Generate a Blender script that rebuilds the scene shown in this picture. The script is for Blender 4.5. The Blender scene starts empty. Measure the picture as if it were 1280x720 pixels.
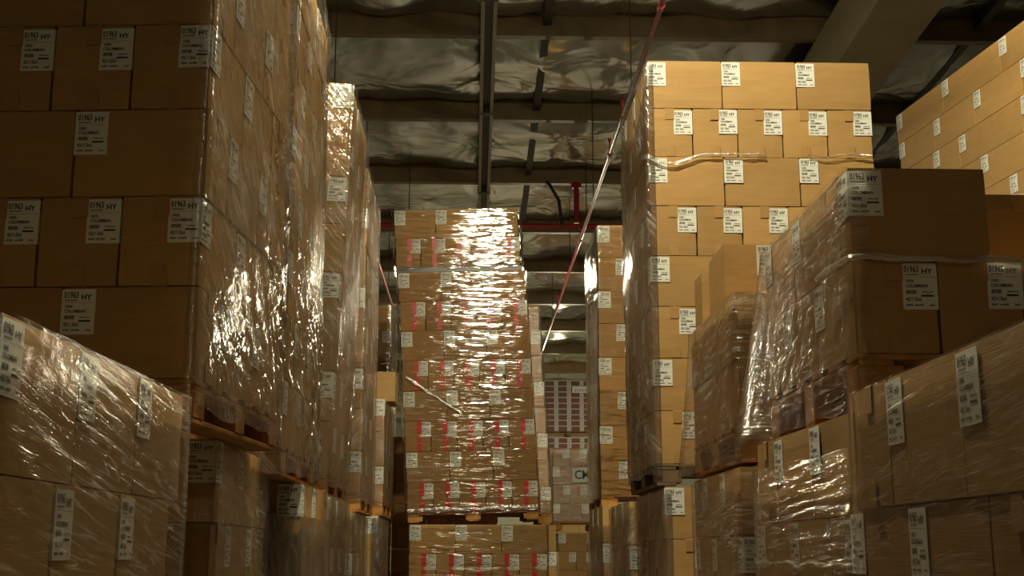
import bpy, bmesh, math, random
from mathutils import Vector, Matrix, noise
random.seed(7)
R = math.radians
SC = bpy.context.scene
C = SC.collection

# ------------------------------------------------------------------ camera
CAM_H = 1.62
pitch = math.atan(332 / 1600.0)
yaw = 0.0305887
cam_data = bpy.data.cameras.new('camera'); cam = bpy.data.objects.new('camera', cam_data); C.objects.link(cam)
cam_data.sensor_width = 36; cam_data.lens = 45; cam_data.clip_end = 200
cam.location = (0, 0, CAM_H); cam.rotation_euler = (math.pi / 2 + pitch, 0, -yaw)
SC.camera = cam
# ------------------------------------------------------------------ exposure, world, lamps
vs = SC.view_settings
vs.view_transform = 'Standard'; vs.look = 'None'; vs.gamma = 1; vs.use_curve_mapping = False
vs.exposure = 0.08
W = bpy.data.worlds.new('world'); SC.world = W; W.use_nodes = True
W.node_tree.nodes['Background'].inputs[0].default_value = (0.02, 0.02, 0.015, 1)
W.node_tree.nodes['Background'].inputs[1].default_value = 0.2
LIGHT_COL = (1.0, 0.90, 0.60)
LAMPS = [  # x, y, z, watts of the bulb
    (0.2, 4.45, 6.35, 820),
    (0.1, 19.4, 5.85, 600),
    (2.3, 34.0, 5.6, 4500),
    (0.1, -8.5, 6.6, 150),
    (3.0, 6.7, 6.7, 420),
    (2.6, 20.5, 5.85, 330),
    (6.5, 26.0, 5.7, 500),
    (-3.0, 20.5, 5.85, 110),
]

# ------------------------------------------------------------------ materials
def mat(name):
    m = bpy.data.materials.new(name); m.use_nodes = True
    nt = m.node_tree; b = nt.nodes['Principled BSDF']
    return m, nt, b
def N(nt, t, **kw):
    n = nt.nodes.new(t)
    for k, v in kw.items(): setattr(n, k, v)
    return n
def simple(name, col, rough=.6, metal=0.0, noise_scale=20, var=.12, bump=0.0, spec=.5):
    m, nt, b = mat(name)
    tc = N(nt, 'ShaderNodeTexCoord'); nz = N(nt, 'ShaderNodeTexNoise'); nz.inputs['Scale'].default_value = noise_scale
    nz.inputs['Detail'].default_value = 4
    nt.links.new(tc.outputs['Object'], nz.inputs['Vector'])
    rp = N(nt, 'ShaderNodeValToRGB')
    rp.color_ramp.elements[0].color = tuple(c * (1 - var) for c in col) + (1,)
    rp.color_ramp.elements[1].color = tuple(min(1, c * (1 + var)) for c in col) + (1,)
    rp.color_ramp.elements[0].position = .3; rp.color_ramp.elements[1].position = .7
    nt.links.new(nz.outputs['Fac'], rp.inputs['Fac']); nt.links.new(rp.outputs[0], b.inputs['Base Color'])
    b.inputs['Roughness'].default_value = rough; b.inputs['Metallic'].default_value = metal
    b.inputs['Specular IOR Level'].default_value = spec
    if bump:
        bp = N(nt, 'ShaderNodeBump'); bp.inputs['Strength'].default_value = bump; bp.inputs['Distance'].default_value = .01
        nt.links.new(nz.outputs['Fac'], bp.inputs['Height']); nt.links.new(bp.outputs[0], b.inputs['Normal'])
    return m

def kraft_material(name, col):
    m, nt, b = mat(name)
    tc = N(nt, 'ShaderNodeTexCoord'); oi = N(nt, 'ShaderNodeObjectInfo')
    add = N(nt, 'ShaderNodeVectorMath', operation='ADD')
    sc = N(nt, 'ShaderNodeVectorMath', operation='SCALE'); sc.inputs['Scale'].default_value = 13
    comb = N(nt, 'ShaderNodeCombineXYZ')
    for k in range(3): nt.links.new(oi.outputs['Random'], comb.inputs[k])
    nt.links.new(comb.outputs[0], sc.inputs[0])
    nt.links.new(tc.outputs['Object'], add.inputs[0]); nt.links.new(sc.outputs[0], add.inputs[1])
    mp = N(nt, 'ShaderNodeMapping'); mp.inputs['Scale'].default_value = (3, 3, 60)
    nt.links.new(add.outputs[0], mp.inputs[0])
    n1 = N(nt, 'ShaderNodeTexNoise'); n1.inputs['Scale'].default_value = 2.0; n1.inputs['Detail'].default_value = 3
    nt.links.new(mp.outputs[0], n1.inputs['Vector'])
    n2 = N(nt, 'ShaderNodeTexNoise'); n2.inputs['Scale'].default_value = 7.0; n2.inputs['Detail'].default_value = 4
    nt.links.new(add.outputs[0], n2.inputs['Vector'])
    mix = N(nt, 'ShaderNodeMath', operation='MULTIPLY_ADD'); mix.inputs[1].default_value = .5
    nt.links.new(n1.outputs['Fac'], mix.inputs[0])
    half = N(nt, 'ShaderNodeMath', operation='MULTIPLY'); half.inputs[1].default_value = .5
    nt.links.new(n2.outputs['Fac'], half.inputs[0]); nt.links.new(half.outputs[0], mix.inputs[2])
    rp = N(nt, 'ShaderNodeValToRGB')
    rp.color_ramp.elements[0].position = .3; rp.color_ramp.elements[1].position = .7
    rp.color_ramp.elements[0].color = tuple(c * .86 for c in col) + (1,)
    rp.color_ramp.elements[1].color = tuple(c * 1.12 for c in col) + (1,)
    nt.links.new(mix.outputs[0], rp.inputs[0])
    hsv = N(nt, 'ShaderNodeHueSaturation')
    mr = N(nt, 'ShaderNodeMapRange'); mr.inputs['To Min'].default_value = .86; mr.inputs['To Max'].default_value = 1.12
    nt.links.new(oi.outputs['Random'], mr.inputs[0]); nt.links.new(mr.outputs[0], hsv.inputs['Value'])
    nt.links.new(rp.outputs[0], hsv.inputs['Color']); nt.links.new(hsv.outputs[0], b.inputs['Base Color'])
    b.inputs['Roughness'].default_value = .62; b.inputs['Specular IOR Level'].default_value = .35
    bp = N(nt, 'ShaderNodeBump'); bp.inputs['Strength'].default_value = .25; bp.inputs['Distance'].default_value = .004
    nt.links.new(mix.outputs[0], bp.inputs['Height']); nt.links.new(bp.outputs[0], b.inputs['Normal'])
    return m

def film_material(name, streak_angle, density=.14, haze=.05, rough=.16, bump=.7, scale=1.0, tint=(.97, .955, .93), fres=.7, fine=.55, along=3.0, crease=.3, dist=.6, across=40, det=5):
    m, nt, b = mat(name); nt.nodes.remove(b)
    out = nt.nodes['Material Output']
    uv = N(nt, 'ShaderNodeTexCoord')
    mp0 = N(nt, 'ShaderNodeMapping'); mp0.inputs['Rotation'].default_value = (0, 0, streak_angle)
    nt.links.new(uv.outputs['UV'], mp0.inputs[0])
    mp = N(nt, 'ShaderNodeMapping'); mp.inputs['Scale'].default_value = (along * scale, across * scale, 1)
    nt.links.new(mp0.outputs[0], mp.inputs[0])
    n1 = N(nt, 'ShaderNodeTexNoise'); n1.inputs['Scale'].default_value = 1.0; n1.inputs['Detail'].default_value = det
    n1.inputs['Roughness'].default_value = .6; n1.inputs['Distortion'].default_value = dist
    nt.links.new(mp.outputs[0], n1.inputs['Vector'])
    n2 = N(nt, 'ShaderNodeTexNoise'); n2.inputs['Scale'].default_value = 14 * scale; n2.inputs['Detail'].default_value = 3
    nt.links.new(mp0.outputs[0], n2.inputs['Vector'])
    ad = N(nt, 'ShaderNodeMath', operation='MULTIPLY_ADD'); ad.inputs[1].default_value = fine
    nt.links.new(n2.outputs['Fac'], ad.inputs[0]); nt.links.new(n1.outputs['Fac'], ad.inputs[2])
    bp = N(nt, 'ShaderNodeBump'); bp.inputs['Strength'].default_value = bump; bp.inputs['Distance'].default_value = .012
    nt.links.new(ad.outputs[0], bp.inputs['Height'])
    gl = N(nt, 'ShaderNodeBsdfGlossy', distribution='BECKMANN'); gl.inputs['Roughness'].default_value = rough
    gl.inputs['Color'].default_value = (1, 1, 1, 1)
    nt.links.new(bp.outputs[0], gl.inputs['Normal'])
    tr = N(nt, 'ShaderNodeBsdfTransparent'); tr.inputs['Color'].default_value = tint + (1,)
    df = N(nt, 'ShaderNodeBsdfDiffuse'); df.inputs['Color'].default_value = (.75, .74, .72, 1)
    nt.links.new(bp.outputs[0], df.inputs['Normal'])
    # thin scattering creases where the film is gathered: ridges of a second, finer noise
    mpc = N(nt, 'ShaderNodeMapping'); mpc.inputs['Scale'].default_value = (along * .8 * scale, 26 * scale, 1); mpc.inputs['Location'].default_value = (3.3, 7.7, 0)
    nt.links.new(mp0.outputs[0], mpc.inputs[0])
    n3 = N(nt, 'ShaderNodeTexNoise'); n3.inputs['Scale'].default_value = 1.0; n3.inputs['Detail'].default_value = 3; n3.inputs['Distortion'].default_value = 1.2
    nt.links.new(mpc.outputs[0], n3.inputs['Vector'])
    c1 = N(nt, 'ShaderNodeMath', operation='SUBTRACT'); c1.inputs[1].default_value = .5; nt.links.new(n3.outputs['Fac'], c1.inputs[0])
    c2 = N(nt, 'ShaderNodeMath', operation='ABSOLUTE'); nt.links.new(c1.outputs[0], c2.inputs[0])
    c3 = N(nt, 'ShaderNodeMapRange'); c3.inputs['From Min'].default_value = .0; c3.inputs['From Max'].default_value = .035
    c3.inputs['To Min'].default_value = 1; c3.inputs['To Max'].default_value = 0; nt.links.new(c2.outputs[0], c3.inputs[0])
    n4 = N(nt, 'ShaderNodeTexNoise'); n4.inputs['Scale'].default_value = 3.5 * scale; n4.inputs['Detail'].default_value = 2
    nt.links.new(uv.outputs['UV'], n4.inputs['Vector'])
    c4 = N(nt, 'ShaderNodeMapRange'); c4.inputs['From Min'].default_value = .42; c4.inputs['From Max'].default_value = .68
    c4.inputs['To Min'].default_value = 0; c4.inputs['To Max'].default_value = crease; nt.links.new(n4.outputs['Fac'], c4.inputs[0])
    c5 = N(nt, 'ShaderNodeMath', operation='MULTIPLY'); nt.links.new(c3.outputs[0], c5.inputs[0]); nt.links.new(c4.outputs[0], c5.inputs[1])
    hz0 = N(nt, 'ShaderNodeMapRange'); hz0.inputs['From Min'].default_value = .4; hz0.inputs['From Max'].default_value = .7
    hz0.inputs['To Min'].default_value = haze * .6; hz0.inputs['To Max'].default_value = haze * 2.0
    nt.links.new(n4.outputs['Fac'], hz0.inputs[0])
    hz = N(nt, 'ShaderNodeMath', operation='ADD'); nt.links.new(hz0.outputs[0], hz.inputs[0]); nt.links.new(c5.outputs[0], hz.inputs[1])
    m1 = N(nt, 'ShaderNodeMixShader'); nt.links.new(hz.outputs[0], m1.inputs[0])
    nt.links.new(tr.outputs[0], m1.inputs[1]); nt.links.new(df.outputs[0], m1.inputs[2])
    fr = N(nt, 'ShaderNodeFresnel'); fr.inputs['IOR'].default_value = 1.5
    nt.links.new(bp.outputs[0], fr.inputs['Normal'])
    fa = N(nt, 'ShaderNodeMath', operation='MULTIPLY_ADD'); fa.inputs[1].default_value = fres; fa.inputs[2].default_value = density
    fa.use_clamp = True
    nt.links.new(fr.outputs[0], fa.inputs[0])
    m2 = N(nt, 'ShaderNodeMixShader'); nt.links.new(fa.outputs[0], m2.inputs[0])
    nt.links.new(m1.outputs[0], m2.inputs[1]); nt.links.new(gl.outputs[0], m2.inputs[2])
    nt.links.new(m2.outputs[0], out.inputs['Surface'])
    return m

KRAFT = kraft_material('kraft', (.42, .252, .09))
KRAFT_C = kraft_material('kraft_tower', (.36, .20, .062))
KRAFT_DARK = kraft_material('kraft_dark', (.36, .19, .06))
LABEL = simple('label_paper', (.78, .79, .74), .5, var=.04)
INK = simple('ink', (.02, .02, .02), .5)
TAPE = simple('clear_tape', (.41, .24, .082), .5, var=.06)
RED_TAPE = simple('red_tape', (.62, .025, .03), .35, var=.12)
WOOD = simple('pallet_wood', (.42, .20, .05), .75, noise_scale=9, var=.3, bump=.3)
WOOD_DARK = simple('pallet_wood_dark', (.16, .10, .05), .8, noise_scale=9, var=.3, bump=.3)
FILM_DIAG = film_material('film_diagonal', R(-50), density=.06, haze=.04, bump=.7, rough=.15)
FILM_DIAG_R = film_material('film_diagonal_falling', R(52), density=.06, haze=.035, bump=.7, rough=.15)
FILM_FOLD = film_material('film_folded', R(50), density=.10, haze=.035, bump=.8, rough=.16, along=4.0, crease=.4)
FILM_STREAK = film_material('film_streaked', R(9), density=.025, haze=.014, bump=.38, rough=.15, crease=.34)
FILM_RISE = film_material('film_streaked_rising', R(-3), density=.02, haze=.018, bump=.9, rough=.12, crease=.5, fine=.5)
FILM_FLAT = film_material('film_level', R(3), density=.05, haze=.025, bump=.6, rough=.15, fine=.2, crease=.4)
FILM_CRINK = film_material('film_crinkled', R(3), density=.13, haze=.003, bump=.95, scale=1.0, rough=.125, fine=.014, along=2.2, crease=.2, dist=.3, across=15, det=2.2)
FILM_CLEAR = film_material('film_clear', R(-4), density=.015, haze=.014, bump=.22, rough=.15, fres=.5, fine=.3, crease=.25)
FILM_THICK = film_material('film_thick', R(80), density=.35, haze=.06, bump=1.0, rough=.15, crease=.4)
STEEL = simple('painted_steel', (.34, .27, .14), .45, .2, var=.2)
STEEL_DK = simple('dark_steel', (.06, .05, .035), .5, .2, var=.2)
PURLIN = simple('purlin_paint', (.22, .16, .08), .5, .1, noise_scale=3, var=.25)
RED_PIPE = simple('red_pipe_paint', (.38, .03, .04), .3, var=.15)
CONC = simple('concrete', (.10, .09, .075), .55, noise_scale=2, var=.25, bump=.1)
WALLP = simple('wall_paint', (.2, .2, .15), .8, noise_scale=2, var=.1)
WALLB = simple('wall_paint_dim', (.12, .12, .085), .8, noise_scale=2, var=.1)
GIRD = simple('girder_paint', (.42, .36, .20), .7, noise_scale=2, var=.12)
RWHITE = simple('carton_white', (.45, .43, .38), .5, var=.05)
RRED = simple('carton_maroon', (.14, .03, .025), .5, var=.12)
GAP_BAND = simple('gap_band_black', (.02, .02, .022), .3)

def foil_material():
    m, nt, b = mat('foil_insulation')
    tc = N(nt, 'ShaderNodeTexCoord')
    mp = N(nt, 'ShaderNodeMapping'); mp.inputs['Scale'].default_value = (1.6, 1.6, 1)
    nt.links.new(tc.outputs['Object'], mp.inputs[0])
    n1 = N(nt, 'ShaderNodeTexNoise'); n1.inputs['Scale'].default_value = .9; n1.inputs['Detail'].default_value = 2.5
    n1.inputs['Distortion'].default_value = .6
    nt.links.new(mp.outputs[0], n1.inputs['Vector'])
    bp = N(nt, 'ShaderNodeBump'); bp.inputs['Strength'].default_value = .5; bp.inputs['Distance'].default_value = .12
    nt.links.new(n1.outputs['Fac'], bp.inputs['Height']); nt.links.new(bp.outputs[0], b.inputs['Normal'])
    b.inputs['Metallic'].default_value = 1; b.inputs['Roughness'].default_value = .2
    b.inputs['Base Color'].default_value = (.46, .46, .42, 1)
    return m
FOIL = foil_material()
FILM_TAIL = film_material('film_gathered', R(5), density=.35, haze=.3, bump=.8, rough=.25, crease=.3)

# ------------------------------------------------------------------ helpers
def link(o, parent=None):
    C.objects.link(o)
    if parent: o.parent = parent
    return o
def tag(o, label=None, cat=None, group=None, kind=None):
    if label:
        assert 4 <= len(label.split()) <= 16, (len(label.split()), label)
        o['label'] = label
    if cat: o['category'] = cat
    if group: o['group'] = group
    if kind: o['kind'] = kind
    return o
def empty(name, M):
    o = bpy.data.objects.new(name, None); C.objects.link(o); o.matrix_world = M; o.empty_display_size = .1
    return o
def bm_box(bm, x0, x1, y0, y1, z0, z1, mi=0):
    v = [bm.verts.new(p) for p in ((x0, y0, z0), (x1, y0, z0), (x1, y1, z0), (x0, y1, z0), (x0, y0, z1), (x1, y0, z1), (x1, y1, z1), (x0, y1, z1))]
    for f in ((0, 3, 2, 1), (4, 5, 6, 7), (0, 1, 5, 4), (1, 2, 6, 5), (2, 3, 7, 6), (3, 0, 4, 7)):
        bm.faces.new([v[i] for i in f]).material_index = mi
def to_mesh(name, bm, mats, smooth=False):
    me = bpy.data.meshes.new(name); bm.normal_update(); bm.to_mesh(me); bm.free()
    for m in (mats if isinstance(mats, (list, tuple)) else [mats]): me.materials.append(m)
    if smooth:
        for p in me.polygons: p.use_smooth = True
    return me
def tube(bm, a, b, r, seg=10):
    a = Vector(a); b = Vector(b); d = (b - a); L = d.length
    M = Matrix.Translation((a + b) / 2) @ d.to_track_quat('Z', 'Y').to_matrix().to_4x4()
    bmesh.ops.create_cone(bm, cap_ends=True, segments=seg, radius1=r, radius2=r, depth=L, matrix=M)
def beveled_box(name, x, y, z, m, bev=.003, base_z=0.0):
    bm = bmesh.new(); bm_box(bm, -x / 2, x / 2, -y / 2, y / 2, base_z, base_z + z)
    bmesh.ops.bevel(bm, geom=bm.edges[:], offset=bev, segments=1, affect='EDGES')
    return to_mesh(name, bm, m)

# text, turned to flat mesh once
_txt = {}
def text_mesh(s, size, bold=0.0):
    k = (s, size, bold)
    if k not in _txt:
        cu = bpy.data.curves.new('t', 'FONT'); cu.body = s; cu.size = size; cu.offset = bold; cu.resolution_u = 2
        o = bpy.data.objects.new('t', cu); C.objects.link(o)
        dg = bpy.context.evaluated_depsgraph_get(); dg.update()
        me = bpy.data.meshes.new_from_object(o.evaluated_get(dg))
        vs_ = [(v.co.x, v.co.y) for v in me.vertices]; fs = [tuple(p.vertices) for p in me.polygons]
        bpy.data.objects.remove(o); bpy.data.curves.remove(cu); bpy.data.meshes.remove(me)
        _txt[k] = (vs_, fs)
    return _txt[k]

def print_panel(w, h):
    """printed shapes of one label face, origin at its lower left, as flat polygons"""
    P = []
    def t(s, x, y, size, sx=1.0, bold=0.0):
        v, f = text_mesh(s, size, bold)
        for poly in f: P.append([(x + v[i][0] * sx, y + v[i][1]) for i in poly])
    def r(x0, y0, x1, y1): P.append([(x0, y0), (x1, y0), (x1, y1), (x0, y1)])
    def dashes(x0, y, x1, hh, seed):     # print too small to read: broken strokes
        q = random.Random(seed); x = x0
        while x < x1: 
            b = q.uniform(.0012, .0026); r(x, y, x + b, y + hh * q.uniform(.7, 1)); x += b + .0008
    t('01963', .006, h - .026, .026, .66, .0006)
    t('HY', .056, h - .031, .022, 1.0, .0006)
    dashes(.008, h - .0345, .046, .0042, 4)
    r(.004, h - .0405, w - .004, h - .0398)
    t('100%', .009, h - .055, .012, .9, .0003)
    t('COLOMBIAN', .009, h - .069, .0125, .85, .0004)
    x = .009; rr = random.Random(3)
    while x < .038:
        b = rr.choice((.0006, .001, .0018)); r(x, h - .088, x + b, h - .077); x += b + rr.choice((.0006, .0012))
    dashes(.056, h - .084, w - .014, .0036, 5)
    r(.052, h - .0955, w - .012, h - .0905)
    t('42/1.5kd', .008, h - .108, .0155, .8, .0003)
    dashes(.008, h - .122, .024, .006, 6); dashes(.032, h - .122, .056, .006, 7); dashes(w - .024, h - .122, w - .01, .005, 8)
    return P
LW, LH = .098, .132
PANEL = print_panel(LW, LH)
_lab = {}
def label_mesh(wa, wb, key='std'):
    """label folded round an upright carton corner: wa on the -Y face (from the corner towards +X), wb on the -X face.
    Origin at the top of the corner edge."""
    k = (wa, wb)
    if k in _lab: return _lab[k]
    bm = bmesh.new(); e = .0012
    top = -.006; bot = top - LH
    # paper: folded strip with thickness
    pts = [(wa, 0), (0, 0), (0, wb)]
    outer = [(wa, -e), (-e, -e), (-e, wb)]
    vo = [[bm.verts.new((p[0], p[1], z)) for z in (bot, top)] for p in outer]
    vi = [[bm.verts.new((p[0], p[1], z)) for z in (bot, top)] for p in [(wa, .0005), (.0005, .0005), (.0005, wb)]]
    for i in range(2):
        bm.faces.new((vo[i + 1][0], vo[i][0], vo[i][1], vo[i + 1][1]))
        bm.faces.new((vo[i][1], vi[i][1], vi[i + 1][1], vo[i + 1][1])); bm.faces.new((vo[i][0], vo[i + 1][0], vi[i + 1][0], vi[i][0]))
    bm.faces.new((vo[0][0], vi[0][0], vi[0][1], vo[0][1])); bm.faces.new((vo[2][0], vo[2][1], vi[2][1], vi[2][0]))
    d = e + .0007
    for poly in PANEL:
        if wa > .03 and max(p[0] for p in poly) < wa:
            f = bm.faces.new([bm.verts.new((p[0] + (wa - LW if wa < LW else 0), -d, bot + p[1])) for p in poly]); f.material_index = 1
        if wb > .03 and min(p[0] for p in poly) > LW - wb:
            f = bm.faces.new([bm.verts.new((-d, LW - p[0] - (LW - wb if wb < LW else 0) , bot + p[1])) for p in poly]); f.material_index = 1
    _lab[k] = to_mesh('shipping_label', bm, [LABEL, INK])
    return _lab[k]

# ------------------------------------------------------------------ cartons
_cart = {}
def carton_mesh(L, Wd, variant, m):
    """L along X, Wd along Y, height 1 (scaled), centre of the base at the origin."""
    k = (round(L, 3), round(Wd, 3), variant, m.name)
    if k in _cart: return _cart[k]
    rnd = random.Random(variant * 91 + 5)
    bm = bmesh.new(); g = .0022
    H = .268
    bmesh.ops.create_cube(bm, size=1)
    bmesh.ops.subdivide_edges(bm, edges=bm.edges[:], cuts=5, use_grid_fill=True)
    bul = [rnd.uniform(-.004, .0006) for _ in range(4)]
    crn = [rnd.uniform(0, .004) for _ in range(4)]
    for v in bm.verts:
        x, y, z = v.co * 2; z01 = (z + 1) / 2
        fx = (1 - y * y) * (1 - z * z); fy = (1 - x * x) * (1 - z * z)
        nx = (Wd and (L / 2 - g) * x); ny = (Wd / 2 - g) * y
        if abs(x) > .999: nx += math.copysign(1, x) * bul[0 if x > 0 else 1] * fx * 1.5
        if abs(y) > .999: ny += math.copysign(1, y) * bul[2 if y > 0 else 3] * fy * 1.5
        if abs(x) > .999 and abs(y) > .999:   # soft dented upright corners
            i = (x > 0) + 2 * (y > 0)
            nx -= x * (.0012 + crn[i] * .5 * (1 - abs(z))); ny -= y * (.0012 + crn[i] * .5 * (1 - abs(z)))
        nz = z01
        if abs(z) > .999:
            rim = max(abs(x), abs(y))
            if rim > .999:
                nz -= math.copysign(.005, z)
                if abs(x) > .999: nx -= math.copysign(.0015, x)
                if abs(y) > .999: ny -= math.copysign(.0015, y)
        v.co = (nx, ny, nz)
    me = to_mesh('carton', bm, m)
    _cart[k] = me
    return me
_tape = {}
def tape_mesh(L, red, top, H=.268):
    """one strip of tape laid over the top (or under the bottom) and down both short ends; centred like the carton"""
    k = (round(L, 3), red, top)
    if k in _tape: return _tape[k]
    bm = bmesh.new(); hw = .024 if not red else .021; e = .0009
    oy = .012 if red else 0
    hang = (.118 if top else .12) if red else .062
    z0 = H if top else 0; sg = -1 if top else 1
    prof = [(-L / 2, z0 + sg * hang), (-L / 2, z0 + sg * .003), (-L / 2 + .004, z0), (L / 2 - .004, z0), (L / 2, z0 + sg * .003), (L / 2, z0 + sg * hang)]
    nrm = [(-1, 0), (-1, -sg * .5), (-.5, -sg), (.5, -sg), (1, -sg * .5), (1, 0)]
    rows = []
    for (x, z), (nx, nz) in zip(prof, nrm):
        yo = oy * (-1 if x < 0 else 1) * (1 if red else 0)
        rows.append([bm.verts.new((x + nx * e * q, yo + sy * hw, z + nz * e * q)) for q in (-.3, 1) for sy in (-1, 1)])
    for a_, b_ in zip(rows, rows[1:]):
        for i, j in ((2, 3), (3, 1), (1, 0), (0, 2)): bm.faces.new((a_[i], b_[i], b_[j], a_[j]))
    bm.faces.new((rows[0][0], rows[0][1], rows[0][3], rows[0][2])); bm.faces.new((rows[-1][0], rows[-1][2], rows[-1][3], rows[-1][1]))
    bmesh.ops.recalc_face_normals(bm, faces=bm.faces[:])
    _tape[k] = to_mesh('packing_tape', bm, RED_TAPE if red else TAPE)
    return _tape[k]

ORD = ['zeroth', 'first', 'second', 'third', 'fourth', 'fifth', 'sixth', 'seventh', 'eighth', 'ninth', 'tenth', 'eleventh', 'twelfth', 'thirteenth']
count = [0]
ONE_BY_ONE = set()
for r_ in '1-4 7-11 13-16 19-23 25-28 34-35 49-51 53-55 57-59 61-63 65-67 69-71 73-75 78-79 82-84 87-89 92-94 97-99 102-104 107-109 112-114 117-118 121-122 125-126 129-130 133-134 137-138 141-142 145-146 149-150 154 159 164 195 200 205 238-240 244-246 277-279 282-284 306-308 310-312 335-336 338-340 362 366-368 390 394 425-427 430-434 437 440-442 446-447 450 455-457 460-462 467-469 472-477 479-498 502 506 510 514 518 522 526 545-550 579 582-584 588-589 610 612-614 616-617 638 640-642 644-645 666 668-670 672 694 696 698 721 726 729 734 737 742 745-784 804-811 813 817 821 825 829 833 837 841 865 869 872 877-878 882 887-888 912 917-918 922 932-933 936 938-940 942-944 946-948'.split():
    a_, _, b_ = r_.partition('-'); ONE_BY_ONE.update(range(int(a_), int(b_ or a_) + 1))
#   # which cartons are built one by one (those that show largest); the small and covered rest is one object
REST = []
def carton(M, L, Wd, H, rot, text, group, labels=(), tape=None, m=KRAFT, jitter=.0006, rj=.0015, label_w=(LW, LW)):
    """M: stack matrix @ position of the centre of the base; rot True turns the short end to the front."""
    rnd = random
    Mz = Matrix.Rotation((math.pi / 2 if rot else 0) + rnd.uniform(-rj, rj), 4, 'Z')
    J = Matrix.Translation((rnd.uniform(-jitter, jitter), rnd.uniform(-jitter, jitter), 0))
    MM = M @ J @ Matrix.Translation((0, 0, .0008)) @ Mz; H = H - .0014
    cm_ = carton_mesh(L, Wd, rnd.randrange(6), m)
    n_ = count[0]; count[0] += 1
    if ONE_BY_ONE is not None and n_ not in ONE_BY_ONE and ' row ' in text:
        REST.append((cm_, MM @ Matrix.Diagonal((1, 1, H, 1)), m))
        for c in labels:
            T = Matrix.Translation((-L / 2 + .0012, -Wd / 2 + .0012, H - .003))
            REST.append((label_mesh(*label_w), MM @ (Matrix.Rotation(math.pi, 4, 'Z') @ T if c else T), None))
        for top in ((True, False) if tape else ()):
            REST.append((tape_mesh(L, tape == 'red', top), MM @ Matrix.Diagonal((1, 1, H / .268, 1)), tape))
        return None
    o = bpy.data.objects.new('carton', cm_)
    link(o); o.matrix_world = MM @ Matrix.Diagonal((1, 1, H, 1))
    tag(o, text, 'box', group)
    inv = Matrix.Diagonal((1, 1, 1 / H, 1))
    for c in labels:   # 0: corner (-,-)  1: corner (+,+)
        l = bpy.data.objects.new('shipping_label', label_mesh(*label_w)); link(l, o)
        T = Matrix.Translation((-L / 2 + .0012, -Wd / 2 + .0012, H - rnd.uniform(0, .006)))
        if c: T = Matrix.Rotation(math.pi, 4, 'Z') @ T
        l.matrix_local = inv @ T
    if tape:
        for top in (True, False):
            t = bpy.data.objects.new('packing_tape', tape_mesh(L, tape == 'red', top)); link(t, o)
            t.matrix_local = inv @ Matrix.Diagonal((1, 1, H / .268, 1))
            if tape == 'red': t['label'] = 'bright red tape over the carton end'
    return o

PW, PD = 1.2, 1.04
def layer_boxes(kind):
    """(x, y, L, W, rot, column name) with x, y the centre, in a 1.2 x 1.04 footprint seen from the front-left corner."""
    out = []
    def longrow(y):
        for i in range(3): out.append((.2 + .4 * i, y + .12, .4, .24, False, i))
    def shortrow(y):
        for i in range(5): out.append((.12 + .24 * i, y + .2, .4, .24, True, i))
    if kind == 'A': longrow(0); shortrow(.24); shortrow(.64)
    elif kind == 'B': shortrow(0); shortrow(.4); longrow(.8)
    elif kind == 'C':      # turned pallet: long faces along the aisle (1.04 x 1.2)
        for j in range(3): out.append((-1, .2 + .4 * j, .4, .24, 'side', j))
        for i in range(3): out.append((.44 + .4 * i, .12, .4, .24, False, i + 1))
    return out

def pallet(M, w, d, h, label, m=WOOD, side=1):
    root = empty('wooden_pallet', M); tag(root, label, 'pallet')
    t = min(.016, h * .14); bh = h - 3 * t
    key = (round(w, 2), round(d, 2), round(h, 3), m.name)
    if key not in _tape:
        _tape[key] = (beveled_box('deck_board', w, .1, t, m), beveled_box('cross_board', .1, d, t, m), beveled_box('block', .13, .11, bh, m))
    db, cb, bk = _tape[key]
    def put(me, name, x, y, z):
        o = bpy.data.objects.new(name, me); link(o, root); o.location = (x, y, z)
    for i in range(3):
        put(cb, 'bottom_board', (.055, w / 2, w - .055)[i], d / 2, 0)
        for j in range(3): put(bk, 'block', (.066, w / 2, w - .066)[i], (.056, d / 2, d - .056)[j], t)
    for i in range(3): put(cb, 'cross_board', (.055, w / 2, w - .055)[i], d / 2, t + bh)
    n = 6
    for j in range(n): put(db, 'deck_board', w / 2, .05 + (d - .1) * j / (n - 1), 2 * t + bh)
    return root

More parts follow.
